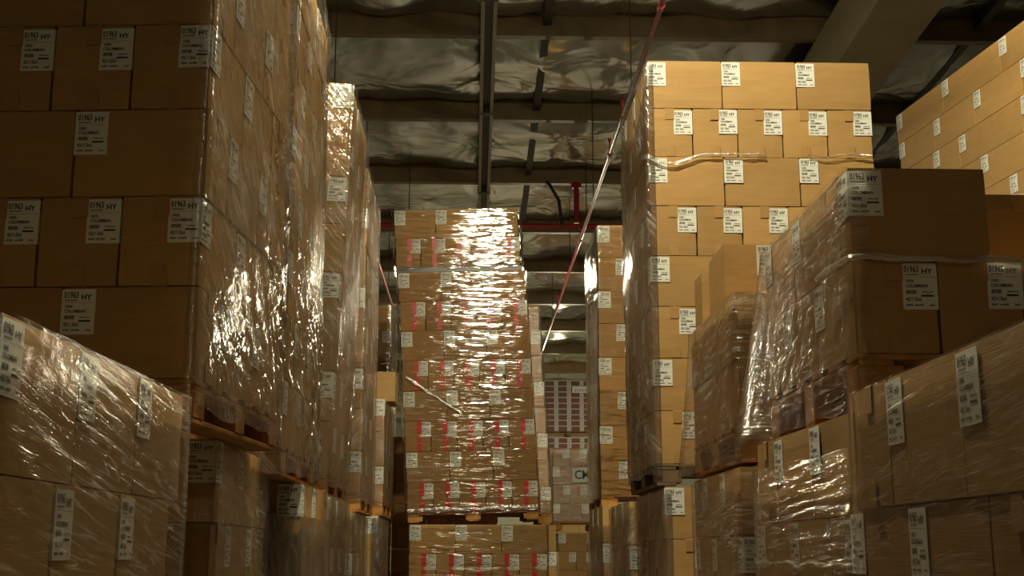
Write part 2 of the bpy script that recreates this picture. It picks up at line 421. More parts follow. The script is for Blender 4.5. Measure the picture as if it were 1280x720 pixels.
# ------------------------------------------------------------------ stretch film
def ridged(u, v, ang, su, sv, seed):
    a = u * math.cos(ang) + v * math.sin(ang); b = -u * math.sin(ang) + v * math.cos(ang)
    n = noise.noise((a * su + seed, b * sv, seed * 1.7))
    return 1 - abs(n) * 2
def film(M, path, z0, z1, m, amp, ang, label, shear=0, bulge=None, res=.016, seed=1.0, top=0, edge_wave=.012, group=None, name='stretch_wrap', aniso=(3, 22), clear=0.0, low=0.0):
    """path: [(x, y)] seen from outside going round; a sheet from z0 to z1 standing off the cartons.
    amp: fold depth, one number or one for each path leg; bulge(s, t) -> extra outward distance."""
    bm = bmesh.new(); uvl = bm.loops.layers.uv.new('UVMap')
    legs = []; tot = 0
    for i in range(len(path) - 1):
        a = Vector(path[i]); b = Vector(path[i + 1]); L = (b - a).length; legs.append((a, b, L, tot)); tot += L
    amps = amp if isinstance(amp, (list, tuple)) else [amp] * len(legs)
    cols = []
    for i, (a, b, L, s0) in enumerate(legs):
        n = max(1, int(L / res)); d = (b - a) / L; nrm = Vector((d.y, -d.x))
        for k in range(n + (i == len(legs) - 1)):
            s = L * k / n; p = a + d * s
            n2 = nrm
            if k == 0 and i > 0:
                pd = (legs[i - 1][1] - legs[i - 1][0]).normalized(); n2 = (nrm + Vector((pd.y, -pd.x))); n2 = n2 / max(.4, n2.length ** 2 / 2) if n2.length > 0 else nrm
            cor = min(1, min(s if i > 0 else 9, (L - s) if i < len(legs) - 1 else 9) / .05)
            cols.append((p, n2, s0 + s, amps[i], .12 + .88 * cor, s0, L))
    nz = max(2, int((z1 - z0) / res))
    grid = []
    for (p, n2, s, am, cor, s0, L) in cols:
        col = []
        for j in range(nz + 1):
            t = j / nz; z = z0 + (z1 - z0) * t
            if j == 0: z += edge_wave * noise.noise((s * 5, seed, 0)) * 2
            if j == nz: z += edge_wave * noise.noise((s * 4, seed + 9, 0))
            r1 = ridged(s, z, ang, aniso[0], aniso[1], seed)
            r2 = ridged(s, z, ang * .6 + .1, aniso[0] * 1.6, aniso[1] * 2.1, seed + 5)
            big = noise.noise((s * 2.2, z * 2.2, seed + 3))
            mask = .5 + .5 * noise.noise((s * 1.4, z * 1.4, seed + 20)) * 1.6
            mask = max(.15, min(1.3, mask))
            if low: mask *= 1 + low * (.25 - t) if t > .25 else 1.0
            mask = max(.06, mask)
            off = .009 + clear + am * cor * (mask * (.55 * max(0, r1) ** 3 + .3 * max(0, r2) ** 3) + .35 * (big + .3))
            off = max(.0085 + clear, off)
            if bulge: off += bulge((s - s0) / L, t, s)
            sx = shear * (z - max(z0, 0))
            col.append(bm.verts.new((p.x + n2.x * off + sx, p.y + n2.y * off, z)))
        grid.append(col)
    for i in range(len(grid) - 1):
        for j in range(nz):
            f = bm.faces.new((grid[i][j], grid[i + 1][j], grid[i + 1][j + 1], grid[i][j + 1])); f.smooth = True
            for lp, (ii, jj) in zip(f.loops, ((i, j), (i + 1, j), (i + 1, j + 1), (i, j + 1))):
                lp[uvl].uv = (cols[ii][2] + seed, z0 + (z1 - z0) * jj / nz)
    o = bpy.data.objects.new(name, to_mesh(name, bm, m)); link(o); o.matrix_world = M
    tag(o, label, 'plastic wrap', group)
    return o

# ------------------------------------------------------------------ a palletised stack
def stack(side, cx, cy, base, pats, lh, phrase, ang=0.0, ph=.12, pal_label=None, nvis=99, from_top=True, shear=0.0, roll=0.0,
          sx=1.0, red=False, nfront=5, nside=3, skip=None, dshift=None, group=None, pal_mat=WOOD, m=KRAFT, front_tape=True, plabels=True, tape_long=False):
    """side 'L' / 'R': which side of the aisle (the aisle corner of the front is at cx, cy). pats from the bottom up."""
    w = PW * sx
    M = Matrix.Translation((cx, cy, base)) @ Matrix.Rotation(ang, 4, 'Z') @ Matrix.Rotation(roll, 4, 'Y')
    if side == 'L': M = M @ Matrix.Translation((-w, 0, 0))
    n = len(pats)
    for k, pat in enumerate(pats):
        fromtop = n - k
        vis = fromtop <= nvis if from_top else True
        row = ORD[fromtop] if from_top else ORD[k + 1]
        ref = 'top' if from_top else 'bottom'
        lx = random.uniform(-.004, .004) * (1 if k else 0); ly = random.uniform(-.004, .004) * (1 if k else 0)
        if dshift and k in dshift: lx += dshift[k][0]; ly += dshift[k][1]
        for (x, y, L, Wd, rot, i) in layer_boxes(pat):
            ex = Wd if rot else L; ey = L if rot else Wd
            if rot == 'side':
                ex, ey = .24, .4
                x = w - .12 if side == 'L' else .12
            isfront = y - ey / 2 < .01
            xe = x * sx
            if rot == 'side': xe = x
            aisle = (x + ex / 2 > PW - .01) if side == 'L' else (x - ex / 2 < .01)
            if side == 'S': aisle = False
            if rot == 'side': aisle = True; isfront = i == 0
            if pat == 'C' and rot is False:
                xe = (w - x - .0) if side == 'L' else x; isfront = True; aisle = False
            ord_front = i if pat != 'C' else 0
            if not (isfront or aisle): continue
            fr_idx = i if side != 'L' else ((3 if not rot else 5) - 1 - i)
            if isfront and not aisle and fr_idx >= nfront: continue
            if skip and skip(k, pat, x, y, isfront, aisle): continue
            labs = set()
            if isfront and vis and pat != 'C':
                if rot: labs.add(0)      # corner (+,-) of the placed box
                else: labs.add(0)
            if aisle and vis:
                if rot and side == 'R': labs.add(1)
                elif rot: labs.add(0)
            if aisle and not vis: labs = set()
            if not plabels: labs = set()
            if isfront and not (rot == 'side'):
                nfr = 3 if not rot else 5
                txt = f"front carton {ORD[i + 1]} from left, {row} row from {ref}, {phrase}"
                if pat == 'C': txt = f"end carton {ORD[i + 1]} inward, {row} row from {ref}, {phrase}"
            else:
                jj = i + 1 if rot == 'side' else (2 if y < .7 else 3)
                if pat == 'A': jj = 2 if y < .6 else 3
                txt = f"side carton {ORD[jj]} back, {row} row from {ref}, {phrase}"
            tp = None
            if vis and rot is True and isfront: tp = 'red' if red else ('plain' if front_tape else None)
            elif vis and rot is False and aisle: tp = 'red' if red else ('plain' if front_tape else None)
            elif vis and rot is False and red and isfront: tp = None
            z = k * lh
            carton(M @ Matrix.Translation((xe + lx + shear * z, y + ly, z)), L if not (sx != 1 and not rot) else L * sx, Wd if not (sx != 1 and rot) else Wd * sx, lh, bool(rot), txt,
                   group or f"cartons in the {phrase}", labs, tp, m)
    if pal_label:
        pallet(M @ Matrix.Translation((0, 0, -ph)), w, PD if 'C' not in pats else PW, ph, pal_label, pal_mat)
    return M

def film_for(M, side, w, z0, z1, m, amp_side, label, front=.06, amp_front=.003, ang=R(35), depth=PD, back=.12, **kw):
    """film along the aisle side and round the corner over `front` metres of the front"""
    e = .002
    if side == 'R': path = [(back, depth + e), (-e, depth + e), (-e, -e), (min(w, front), -e)]
    else: path = [(max(0, w - front), -e), (w + e, -e), (w + e, depth + e), (w - back, depth + e)]
    amps = [amp_side * .5, amp_side, amp_front] if side == 'R' else [amp_front, amp_side, amp_side * .5]
    return film(M, path, z0, z1, m, amps, ang, label, **kw)

# ================================================================== SETTING
def roof_z(y): return 1.62 + 6.63 - .054 * y
def struct(name, me, label=None):
    o = bpy.data.objects.new(name, me); link(o); o['kind'] = 'structure'
    if label: o['label'] = label
    return o
bm = bmesh.new(); bm_box(bm, -16, 16, -14, 43, -.1, 0); struct('floor', to_mesh('floor', bm, CONC), 'grey concrete warehouse floor')
bm = bmesh.new(); bm_box(bm, -16, 16, 42.5, 42.8, 0, 7); struct('wall_back', to_mesh('wall', bm, WALLB), 'pale far end wall of the warehouse')
bm = bmesh.new(); bm_box(bm, -16, 16, -14.2, -14, 0, 9.6); struct('wall_front', to_mesh('wall', bm, WALLP), 'pale wall behind the viewer')
bm = bmesh.new(); bm_box(bm, -16.2, -16, -14, 43, 0, 9.6); struct('wall_left', to_mesh('wall', bm, WALLP), 'pale wall far left of the aisles')
bm = bmesh.new(); bm_box(bm, 16, 16.2, -14, 43, 0, 9.6); struct('wall_right', to_mesh('wall', bm, WALLP), 'pale wall far right of the aisles')
# foil ceiling: a sheet sagging a little in each bay, with creases at the sheet joints
PY0, PS = 13.4, 2.44
bm = bmesh.new()
xs = [-16 + .2 * i for i in range(161)]; ys = [-14 + .12 * i for i in range(int(57 / .12) + 1)]
gr = []
for x in xs:
    c = []
    for y in ys:
        ph_ = ((y - PY0) / PS) % 1.0
        sag = -.14 * math.sin(math.pi * ph_) ** .6
        xj = ((x + .64) / .76) % 1.0
        crease = .03 * math.exp(-((min(xj, 1 - xj) * .76) / .05) ** 2)
        wob = .06 * noise.noise((x * 1.5, y * 1.3, 2)) + .018 * noise.noise((x * 4, y * 3, 5))
        c.append(bm.verts.new((x, y, roof_z(y) + sag + crease + wob)))
    gr.append(c)
for i in range(len(xs) - 1):
    for j in range(len(ys) - 1):
        bm.faces.new((gr[i][j], gr[i][j + 1], gr[i + 1][j + 1], gr[i + 1][j])).smooth = True
o = struct('ceiling', to_mesh('ceiling', bm, FOIL), 'crinkled silver foil insulation under the roof')
# purlins across the aisle
bm = bmesh.new()
prof = [(-.05, .02), (.05, .02), (.05, .0), (-.03, 0), (-.03, -.26), (.06, -.26), (.06, -.29), (-.05, -.29)]
vv = [[bm.verts.new((x, p[0], p[1])) for p in prof] for x in (-16, 16)]
for k in range(len(prof)):
    k2 = (k + 1) % len(prof); bm.faces.new((vv[0][k], vv[0][k2], vv[1][k2], vv[1][k]))
bm.faces.new(vv[0][::-1]); bm.faces.new(vv[1])
bmesh.ops.recalc_face_normals(bm, faces=bm.faces[:])
pur = to_mesh('purlin', bm, PURLIN)
for k in range(-6, 12):
    y = PY0 + k * PS
    o = struct(f'trim_{k + 7}', pur, 'olive roof purlin crossing under the foil'); o.location = (0, y, roof_z(y) + .02 )
# battens running with the aisle above the purlins
bm = bmesh.new(); bm_box(bm, -.045, .045, 0, 56, -.09, 0)
bat = to_mesh('batten', bm, STEEL_DK)
for i, x in enumerate((-8.9, -4.05, .8, 5.65, 10.5)):
    o = struct(f'trim_{i + 30}', bat, 'dark batten running lengthwise under the foil')
    o.location = (x, -13.5, roof_z(-13.5) - .06); o.rotation_euler = (-math.atan(.054), 0, 0)
# strut rail below the purlins over the aisle
bm = bmesh.new()
bm_box(bm, -.085, -.045, 0, 55, -.05, .05); bm_box(bm, .045, .085, 0, 55, -.05, .05); bm_box(bm, -.045, .045, 0, 55, .02, .05, 1)
for k in range(18): bm_box(bm, -.095, .095, .9 + k * 3.05, .98 + k * 3.05, -.055, .055, 1)
o = bpy.data.objects.new('ceiling_rail', to_mesh('ceiling_rail', bm, [STEEL, STEEL_DK])); link(o)
o.location = (.145, -13, roof_z(-13) - .33); o.rotation_euler = (-math.atan(.054), 0, 0)
tag(o, 'twin steel rail running along the roof above the aisle', 'rail')
# big girder to the right
bm = bmesh.new(); bm_box(bm, 3.62, 4.30, -14, 42.4, 0, 0)
bm.free(); bm = bmesh.new()
y0, y1 = -14, 42.4
for (xa, xb, za, zb) in ((3.78, 4.42, -.95, -.33),):
    v = [bm.verts.new(p) for p in ((xa, y0, roof_z(y0) + za), (xb, y0, roof_z(y0) + za), (xb, y0, roof_z(y0) + zb), (xa, y0, roof_z(y0) + zb),
                                   (xa, y1, roof_z(y1) + za), (xb, y1, roof_z(y1) + za), (xb, y1, roof_z(y1) + zb), (xa, y1, roof_z(y1) + zb))]
    for f in ((0, 3, 2, 1), (4, 5, 6, 7), (0, 1, 5, 4), (1, 2, 6, 5), (2, 3, 7, 6), (3, 0, 4, 7)): bm.faces.new([v[i] for i in f])
bmesh.ops.recalc_face_normals(bm, faces=bm.faces[:])
struct('trim_40', to_mesh('girder', bm, GIRD), 'broad tan roof girder running over the right-hand stacks')

# sprinkler pipes
def pipe(label, a, b, r, fittings=(), m=RED_PIPE, drops=()):
    bm = bmesh.new(); tube(bm, a, b, r, 12)
    root = bpy.data.objects.new('sprinkler_pipe', to_mesh('pipe', bm, m, False)); link(root); tag(root, label, 'pipe')
    A = Vector(a); B = Vector(b)
    for t in fittings:
        p = A.lerp(B, t); d = (B - A).normalized(); bm = bmesh.new(); tube(bm, p - d * .04, p + d * .04, r * 1.55, 10)
        link(bpy.data.objects.new('coupling', to_mesh('coupling', bm, m)), root)
        bm = bmesh.new(); tube(bm, p, (p.x, p.y, p.z + .16), r * .45, 8); tube(bm, (p.x, p.y, p.z + .15), (p.x, p.y, p.z + .19), r * .9, 8)
        link(bpy.data.objects.new('sprinkler_head', to_mesh('head', bm, m)), root)
    for t in drops:
        p = A.lerp(B, t); bm = bmesh.new(); tube(bm, p, (p.x, p.y, roof_z(p.y) - .05), .007, 6)
        link(bpy.data.objects.new('hanger_rod', to_mesh('hanger', bm, STEEL_DK)), root)
    return root
pipe('thin red sprinkler line running back above the right side of the aisle', (1.50, -8, 5.95), (1.50, 41, 5.95), .021, (.36, .415, .44, .52, .62, .74), drops=(.4, .48, .56, .65, .8))
pipe('thin red sprinkler line running back above the left side of the aisle', (-1.45, -8, 5.95), (-1.45, 41, 5.95), .021, (.38, .46, .54, .66), drops=(.42, .5, .6, .7))
pipe('red sprinkler main crossing the hall above the centre tower', (-15.8, 18.1, 6.3), (15.8, 18.1, 6.3), .045, (), drops=(.3, .47, .552, .6, .75))
bm = bmesh.new(); tube(bm, (1.50, 18.1, 6.35), (1.50, 18.1, 6.9), .04, 10); tube(bm, (1.50, 18.1, 6.88), (1.50, 18.1, 6.96), .075, 10)
o = bpy.data.objects.new('pipe_riser', to_mesh('riser', bm, RED_PIPE)); link(o); tag(o, 'short upright red riser joining the sprinkler lines', 'pipe')
bm = bmesh.new(); pts = [(1.02, 18.3, 7.1), (1.12, 18.2, 6.95), (1.24, 18.1, 6.7), (1.28, 18.0, 6.3)]
for a, b in zip(pts, pts[1:]): tube(bm, a, b, .025, 8)
o = bpy.data.objects.new('flexible_hose', to_mesh('hose', bm, STEEL_DK)); link(o); tag(o, 'dark bent hose hanging from the foil beside the riser', 'hose')

# lamps
def high_bay(i, x, y, z, wd):
    root = empty('high_bay_lamp', Matrix.Translation((x, y, z)))
    tag(root, 'round high bay lamp hung %s' % ('over the near end of the aisle', 'behind the centre tower', 'over the far end of the aisle', 'behind the viewer',
        'over the next aisle to the right', 'beyond the upper right stacks', 'over the far right aisle', 'beyond the upper left stacks')[i], 'lamp')
    def part(name, bm, m, smooth=True): link(bpy.data.objects.new(name, to_mesh(name, bm, m, smooth)), root)
    bm = bmesh.new(); n = 32; prof = [(.10, .30), (.13, .26), (.20, .15), (.25, .0)]
    rings = [[bm.verts.new((r_ * math.cos(2 * math.pi * k / n), r_ * math.sin(2 * math.pi * k / n), zz)) for k in range(n)] for r_, zz in prof]
    for a, b in zip(rings, rings[1:]):
        for k in range(n): bm.faces.new((a[k], a[(k + 1) % n], b[(k + 1) % n], b[k]))
    part('reflector', bm, STEEL)
    bm = bmesh.new(); tube(bm, (0, 0, .30), (0, 0, .52), .1, 20); part('housing', bm, STEEL_DK, False)
    bm = bmesh.new(); tube(bm, (0, 0, .5), (0, 0, roof_z(y) - z - .1), .012, 8); part('hanging_rod', bm, STEEL_DK, False)
    bm = bmesh.new(); bmesh.ops.create_uvsphere(bm, u_segments=16, v_segments=10, radius=.05, matrix=Matrix.Translation((0, 0, .2)))
    part('bulb', bm, BULB)
    ld = bpy.data.lights.new('lamp_light', 'POINT'); ld.shadow_soft_size = .09; ld.energy = wd; ld.color = LIGHT_COL
    lo = bpy.data.objects.new('lamp_light', ld); link(lo, root); lo.location = (0, 0, .03)
BULB, nt_, b_ = mat('lamp_bulb'); b_.inputs['Emission Color'].default_value = (1, .9, .65, 1); b_.inputs['Emission Strength'].default_value = 30
for i, l in enumerate(LAMPS): high_bay(i, *l)

# ================================================================== STACKS
S = {}
# ---- left, upper tier
S['U0'] = stack('L', -.785, 3.62, 2.105, 'ABABABAB', .268, 'big dark upper stack nearest on left', ang=R(-4.3), ph=.125, from_top=False,
                pal_label='wooden pallet under the big dark upper stack nearest on left')
S['U1'] = stack('L', -.737, 5.0, 2.03, 'BABABABA', .263, 'second upper stack on left', ph=.115, from_top=False,
                pal_label='wooden pallet under the second upper stack on left', nfront=2)
S['U2'] = stack('L', -.75, 6.7, 2.03, 'ABABABAB', .266, 'third upper stack on left', ph=.115, roll=R(2.1),
                pal_label='wooden pallet under the third upper stack on left', nfront=3)
S['U3'] = stack('L', -.715, 8.3, 2.0, 'BABABABA', .27, 'fourth upper stack on left', ph=.12, nfront=2,
                pal_label='wooden pallet under the fourth upper stack on left')
S['G'] = stack('L', -.70, 10.2, 2.03, 'BAB', .268, 'short three-row stack left of centre tower', ph=.12, nfront=3,
               pal_label='wooden pallet under the short three-row stack left of centre tower')
carton(Matrix.Translation((-.75, 10.62, 2.03 + .804)), .4, .24, .245, True, 'single plain carton lying on top of the short stack left of centre tower', None, (), 'plain')
S['GF'] = stack('L', -.91, 14.0, 2.08, 'BABABABA', .28, 'far silvery stack left of centre tower', ph=.12, nfront=3,
                pal_label='wooden pallet under the far silvery stack left of centre tower')
# ---- left, lower tier (top z)
def lower(key, side, cx, cy, top, pats, phrase, nvis, **kw):
    lh = (top - .13) / 7
    S[key] = stack(side, cx, cy, .13, pats, lh, phrase, ph=.13, nvis=nvis, pal_label=f'wooden pallet on the floor under the {phrase}'.replace('the the', 'the'), **kw) if False else \
        stack(side, cx, cy, .13, pats, lh, phrase, ph=.13, nvis=nvis, pal_label=f'floor pallet under the {phrase}', **kw)
    return lh
lower('L0', 'L', -.785, 2.14, 2.02, 'CCCCCCC', 'nearest lower left stack', 3, ang=R(-2.0), dshift={5: (-.005, -.10), 3: (0, -.06)}, nfront=2)
lower('L1', 'L', -.815, 4.12, 1.98, 'BABABAB', 'second lower stack on left', 3, nfront=3)
lower('L2', 'L', -.715, 5.42, 1.915, 'BABABAB', 'third lower stack on left', 3, nfront=2)
lower('L3', 'L', -.745, 6.75, 1.915, 'BABABAB', 'fourth lower stack on left', 3, nfront=2)
lower('L4', 'L', -.742, 8.1, 1.88, 'ABABABA', 'fifth lower stack on left', 3, nfront=2)
lower('L5', 'L', -.72, 10.0, 1.91, 'BABABAB', 'sixth lower stack on left', 3, nfront=2)
lower('LF', 'L', -.93, 14.0, 1.96, 'BABABAB', 'far lower stack left of centre', 2, nfront=2)
# ---- right, upper tier
S['R1'] = stack('R', 1.055, 3.46, 2.16, 'BA', .268, 'two-row upper stack nearest on right', ph=.18, nfront=5,
                skip=lambda k, pat, x, y, f, a: k == 1 and f and x > .4, pal_label='wooden pallet under the two-row upper stack nearest on right')
for i in range(2):   # second row of short boxes behind the missing front cartons
    carton(S['R1'] @ Matrix.Translation((.6 + .24 * i, .44, .268)), .4, .24, .262, True, f'carton set back {"beside" if i == 0 else "further right of"} the top box of the nearest upper right stack', 'set-back cartons', (), 'plain')
S['R2'] = stack('R', 1.045, 5.0, 2.11, 'AB', .27, 'low upper stack, second on right', ph=.14, plabels=False, nfront=4,
                pal_label='wooden pallet under the second upper stack on right')
carton(S['R2'] @ Matrix.Translation((.22, .48, .54)), .4, .36, .27, False, 'bright carton crowning the second upper stack on right', None, (), None)
lab = bpy.data.objects.new('shipping_label', label_mesh(LW, 0.0)); link(lab, bpy.data.objects['carton.%03d' % 0] if False else None)
lab.matrix_world = S['R2'] @ Matrix.Translation((.165, .30, .81)); CROWN_LABEL = lab
carton(S['R2'] @ Matrix.Translation((.14, 1.02 - .08, .54)), .24, .2, .262, False, 'small carton behind the one crowning the second upper right stack', None, (), None)
S['R3'] = stack('R', .915, 6.43, 2.06, 'BABABABA', .268, 'tall clean-fronted upper right stack', ph=.11, nfront=5,
                pal_label='dark pallet under the tall clean-fronted upper right stack', pal_mat=WOOD_DARK)
S['R4'] = stack('R', .985, 9.9, 2.06, 'BABABABA', .267, 'slim glaring upper stack beyond, on right', ph=.1, nfront=2,
                pal_label='wooden pallet under the slim glaring upper right stack')
# ---- right, lower tier
lower('R0', 'R', .868, 1.85, 1.98, 'BABABAB', 'nearest lower right stack', 3, dshift={5: (.0, .08), 3: (0, .05)}, nfront=1)
lower('R1l', 'R', .975, 3.27, 1.98, 'BABABAB', 'second lower stack on right', 3, ang=R(1.2), nfront=4)
lower('R2l', 'R', 1.03, 4.95, 1.95, 'BABABAB', 'third lower stack on right', 3, nfront=2)
lower('R3l', 'R', .96, 6.43, 1.95, 'ABABABA', 'fourth lower stack on right', 3, nfront=2)
lower('R3b', 'R', .945, 7.8, 1.93, 'BABABAB', 'fifth lower stack on right', 3, nfront=2)
lower('R4l', 'R', .935, 9.3, 1.96, 'BABABAB', 'sixth lower stack on right', 3, nfront=2)
# ---- centre tower
cw = .955
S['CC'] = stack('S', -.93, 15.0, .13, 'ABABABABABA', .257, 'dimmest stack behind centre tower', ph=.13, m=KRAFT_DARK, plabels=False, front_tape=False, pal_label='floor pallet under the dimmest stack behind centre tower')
S['C'] = stack('S', -.565, 11.35, 1.955, 'BABABABA', .270, 'leaning centre tower', ph=.075, sx=cw, red=True, roll=R(-1.7), shear=-.028, nfront=5,
               pal_label='pallet under the leaning centre tower', pal_mat=WOOD, front_tape=False, m=KRAFT_C)
zt = 8 * .270
S['Ct'] = stack('S', -.565, 11.35, 1.955, '', .27, 'x') if False else None
MT = S['C'] @ Matrix.Translation((-.028 * zt - .015, 0, zt))
bm = bmesh.new(); bm_box(bm, .0, 1.2 * cw, 0, .95, 0, .045)  # plain black box filling the narrow gap under the top load
o = bpy.data.objects.new('slip_sheet', to_mesh('slip_sheet', bm, GAP_BAND)); link(o); o.matrix_world = MT; tag(o, 'black band filling the gap between the centre tower and its top load', 'slip sheet')
MT2 = MT @ Matrix.Translation((0, 0, .045)); S['Ct'] = MT2
for k, pat in enumerate('BA'):
    for (x, y, L, Wd, rot, i) in layer_boxes(pat):
        ey = L if rot else Wd
        if y - ey / 2 > .01: continue
        carton(MT2 @ Matrix.Translation((x * cw * .985 - .028 * k * .27, y, k * .27)), L if rot else L * cw * .985, Wd * cw * .985 if rot else Wd, .27, rot,
               f'carton {ORD[i + 1]} from left, {"upper" if k else "lower"} row of crinkled load topping centre tower', 'cartons in the load topping the centre tower', {0}, 'red' if rot else None)
lower('Cl', 'S', -.545, 11.35, 1.87, 'BABABAB'.replace('B', 'b').replace('A', 'B').replace('b', 'A'), 'load beneath the leaning centre tower', 3, sx=1.0, red=True, nfront=5)
S['Cb'] = stack('L', .79, 13.0, 2.02, 'BABABABA', .265, 'stack just behind centre tower', ph=.12, shear=-.06, nfront=2, red=False,
                pal_label='wooden pallet under the stack just behind centre tower')
lower('Cbl', 'L', .84, 13.0, 1.90, 'ABABABA', 'lower stack just behind centre tower', 2, nfront=2)
# ---- small far stack right of centre
S['K'] = stack('R', 1.12, 18.0, 2.05, 'ABAB', .255, 'far four-row stack right of centre', ph=.12, nfront=3,
               pal_label='wooden pallet under the far four-row stack right of centre')
lower('Kl', 'R', 1.2, 18.0, 1.90, 'ABABABA', 'far lower stack right of centre', 2, nfront=3)
SHEET = bmesh.new(); bm_box(SHEET, 0, .34, -.002, 0, 0, .2, 0)
v_, f_ = text_mesh('CMO', .17, .003)
for poly in f_:
    fc = SHEET.faces.new([SHEET.verts.new((.03 + v_[i][0] * .85, -.0035, .05 + v_[i][1])) for i in poly]); fc.material_index = 1
cm = bpy.data.objects.new('placard', to_mesh('placard', SHEET, [LABEL, INK])); link(cm); cm.matrix_world = S['K'] @ Matrix.Translation((.27, -.03, 2 * .255 + .03))
tag(cm, 'white placard lettered in black on the far four-row stack', 'sign')

# attach the loose crown label
for o in C.objects:
    if o.get('label', '').startswith('bright carton crowning'):
        mw = CROWN_LABEL.matrix_world.copy(); CROWN_LABEL.parent = o; CROWN_LABEL.matrix_parent_inverse = Matrix(); CROWN_LABEL.matrix_local = o.matrix_world.inverted() @ mw
        break

# ---- tall bright stack far right (longer cartons), seen along its aisle side
def rr_dir(): return Vector((.1205, -1, 0)).normalized()
far = Vector((3.715, 10.64, 0)); dv = rr_dir(); angz = math.atan2(dv.y, dv.x)
seams = {0: [0, .84, 1.74, 2.35], 1: [.02, .66, 1.32, 2.0, 2.66], 2: [.03, .62, 1.05, 1.97, 2.6], 3: [.02, .7, 1.36, 2.05, 2.7]}
NR = 6
def rr_tier(z0, lh, n, phrase, vis):
    for k in range(n):
        sm = seams[(n - 1 - k) % 4]
        for i in range(len(sm) - 1):
            L = sm[i + 1] - sm[i]
            c = far + dv * ((sm[i] + sm[i + 1]) / 2); nrm = Vector((-dv.y, dv.x, 0))
            cpos = c + nrm * .2
            M = Matrix.Translation((cpos.x, cpos.y, z0 + k * lh)) @ Matrix.Rotation(angz, 4, 'Z')
            carton(M, L, .4, lh, False, f'long carton {ORD[i + 1]} from left, {ORD[n - k]} row from top, {phrase}', f'cartons in the {phrase}', {0} if vis and n - k < 6 else (), None)
    # pallet
    M = Matrix.Translation((far.x, far.y, z0 - .12)) @ Matrix.Rotation(angz, 4, 'Z')
    for i in range(2): pallet(M @ Matrix.Translation((1.3 * i, 0, 0)), 1.2, 1.0, .12, f'{("farther", "nearer")[i]} wooden pallet under the {phrase}')
rr_tier(3.80, .2667, 6, 'towering pale stack far right', True)
rr_tier(2.08, .2667, 6, 'middle load of the far right stack', False)
rr_tier(.12, .2629, 7, 'bottom load of the far right stack', False)

# ---- maroon and white trays at the far end
def tray_mesh(w, d, h):
    bm = bmesh.new()
    e = .05
    bm_box(bm, -w / 2 + e, w / 2 - e, -d / 2 + .003, d / 2, .002, h - .002, 0)
    bm_box(bm, -w / 2 + .002, -w / 2 + e, -d / 2, d / 2, .0, h - .003, 1); bm_box(bm, w / 2 - e, w / 2 - .002, -d / 2, d / 2, 0, h - .003, 1)
    bm_box(bm, -w / 2 + e, w / 2 - e, -d / 2 + .001, -d / 2 + .003, h * .8, h - .003, 1)
    return to_mesh('tray_carton', bm, [RRED, RWHITE])
tm = tray_mesh(.3, .3, .134)
def tray_load(z0, rows, which):
    for r_ in range(rows):
        for c_ in range(4):
            o = bpy.data.objects.new('tray_carton', tm); link(o); o.location = (1.66 + .15 + .3 * c_, 30.15, z0 + r_ * .134)
            tag(o, f'maroon and white carton {ORD[c_ + 1]} from left, {ORD[rows - r_]} row from top, {which} far maroon load', 'box', f'maroon and white cartons in the {which} far load')
    pallet(Matrix.Translation((1.66, 30, z0 - .12)), 1.2, 1.0, .12, f'dark pallet under the {which} far maroon and white load', WOOD_DARK)
tray_load(4.43, 9, 'upper'); tray_load(3.22, 8, 'middle')
lh_ = .268
for z0, n_, nm in ((1.95, 4, 'hidden middle'), (.12, 6, 'hidden bottom')):
    for k in range(n_):
        for i in range(3):
            carton(Matrix.Translation((1.66 + .2 + .4 * i, 30.2, z0 + k * (.2875 if n_ == 4 else .285))), .4, .4, .2875 if n_ == 4 else .285, False, f'carton {ORD[i + 1]} from left, {ORD[k + 1]} row up, {"third" if n_ == 4 else "floor"} load below far maroon cartons', 'cartons below the far maroon load')
    pallet(Matrix.Translation((1.66, 30, z0 - .12)), 1.2, 1.0, .12, f'wooden pallet under the {"third" if n_ == 4 else "floor"} load below far maroon cartons')

def build_rest():
    mats = [KRAFT, KRAFT_C, KRAFT_DARK, LABEL, INK, TAPE, RED_TAPE]; names = [x.name for x in mats]
    vs_, fs_, mi_ = [], [], []
    for me, MM, _m in REST:
        b0 = len(vs_); mp_ = [names.index(x.name) for x in me.materials]
        vs_.extend((MM @ v.co)[:] for v in me.vertices)
        for p in me.polygons: fs_.append([b0 + i for i in p.vertices]); mi_.append(mp_[p.material_index])
    me = bpy.data.meshes.new('cartons'); me.from_pydata(vs_, [], fs_)
    for x in mats: me.materials.append(x)
    me.polygons.foreach_set('material_index', mi_); me.update()
    o = bpy.data.objects.new('stacked_cartons', me); link(o)
    tag(o, 'remaining small or mostly covered brown cartons of the pallet stacks', 'boxes', None, 'stuff')
if REST: build_rest()
SHEET = bmesh.new(); bm_box(SHEET, 0, .44, -.004, 0, 0, .14, 0)
for y_ in (.03, .06, .09):
    for x_ in range(6): bm_box(SHEET, .04 + x_ * .062, .04 + x_ * .062 + .045, -.006, -.005, y_, y_ + .014, 1)
sg_ = bpy.data.objects.new('placard', to_mesh('placard', SHEET, [LABEL, INK])); link(sg_); sg_.location = (2.34, 29.98, 5.33)
tag(sg_, 'small white placard on the upper far maroon and white load', 'sign')

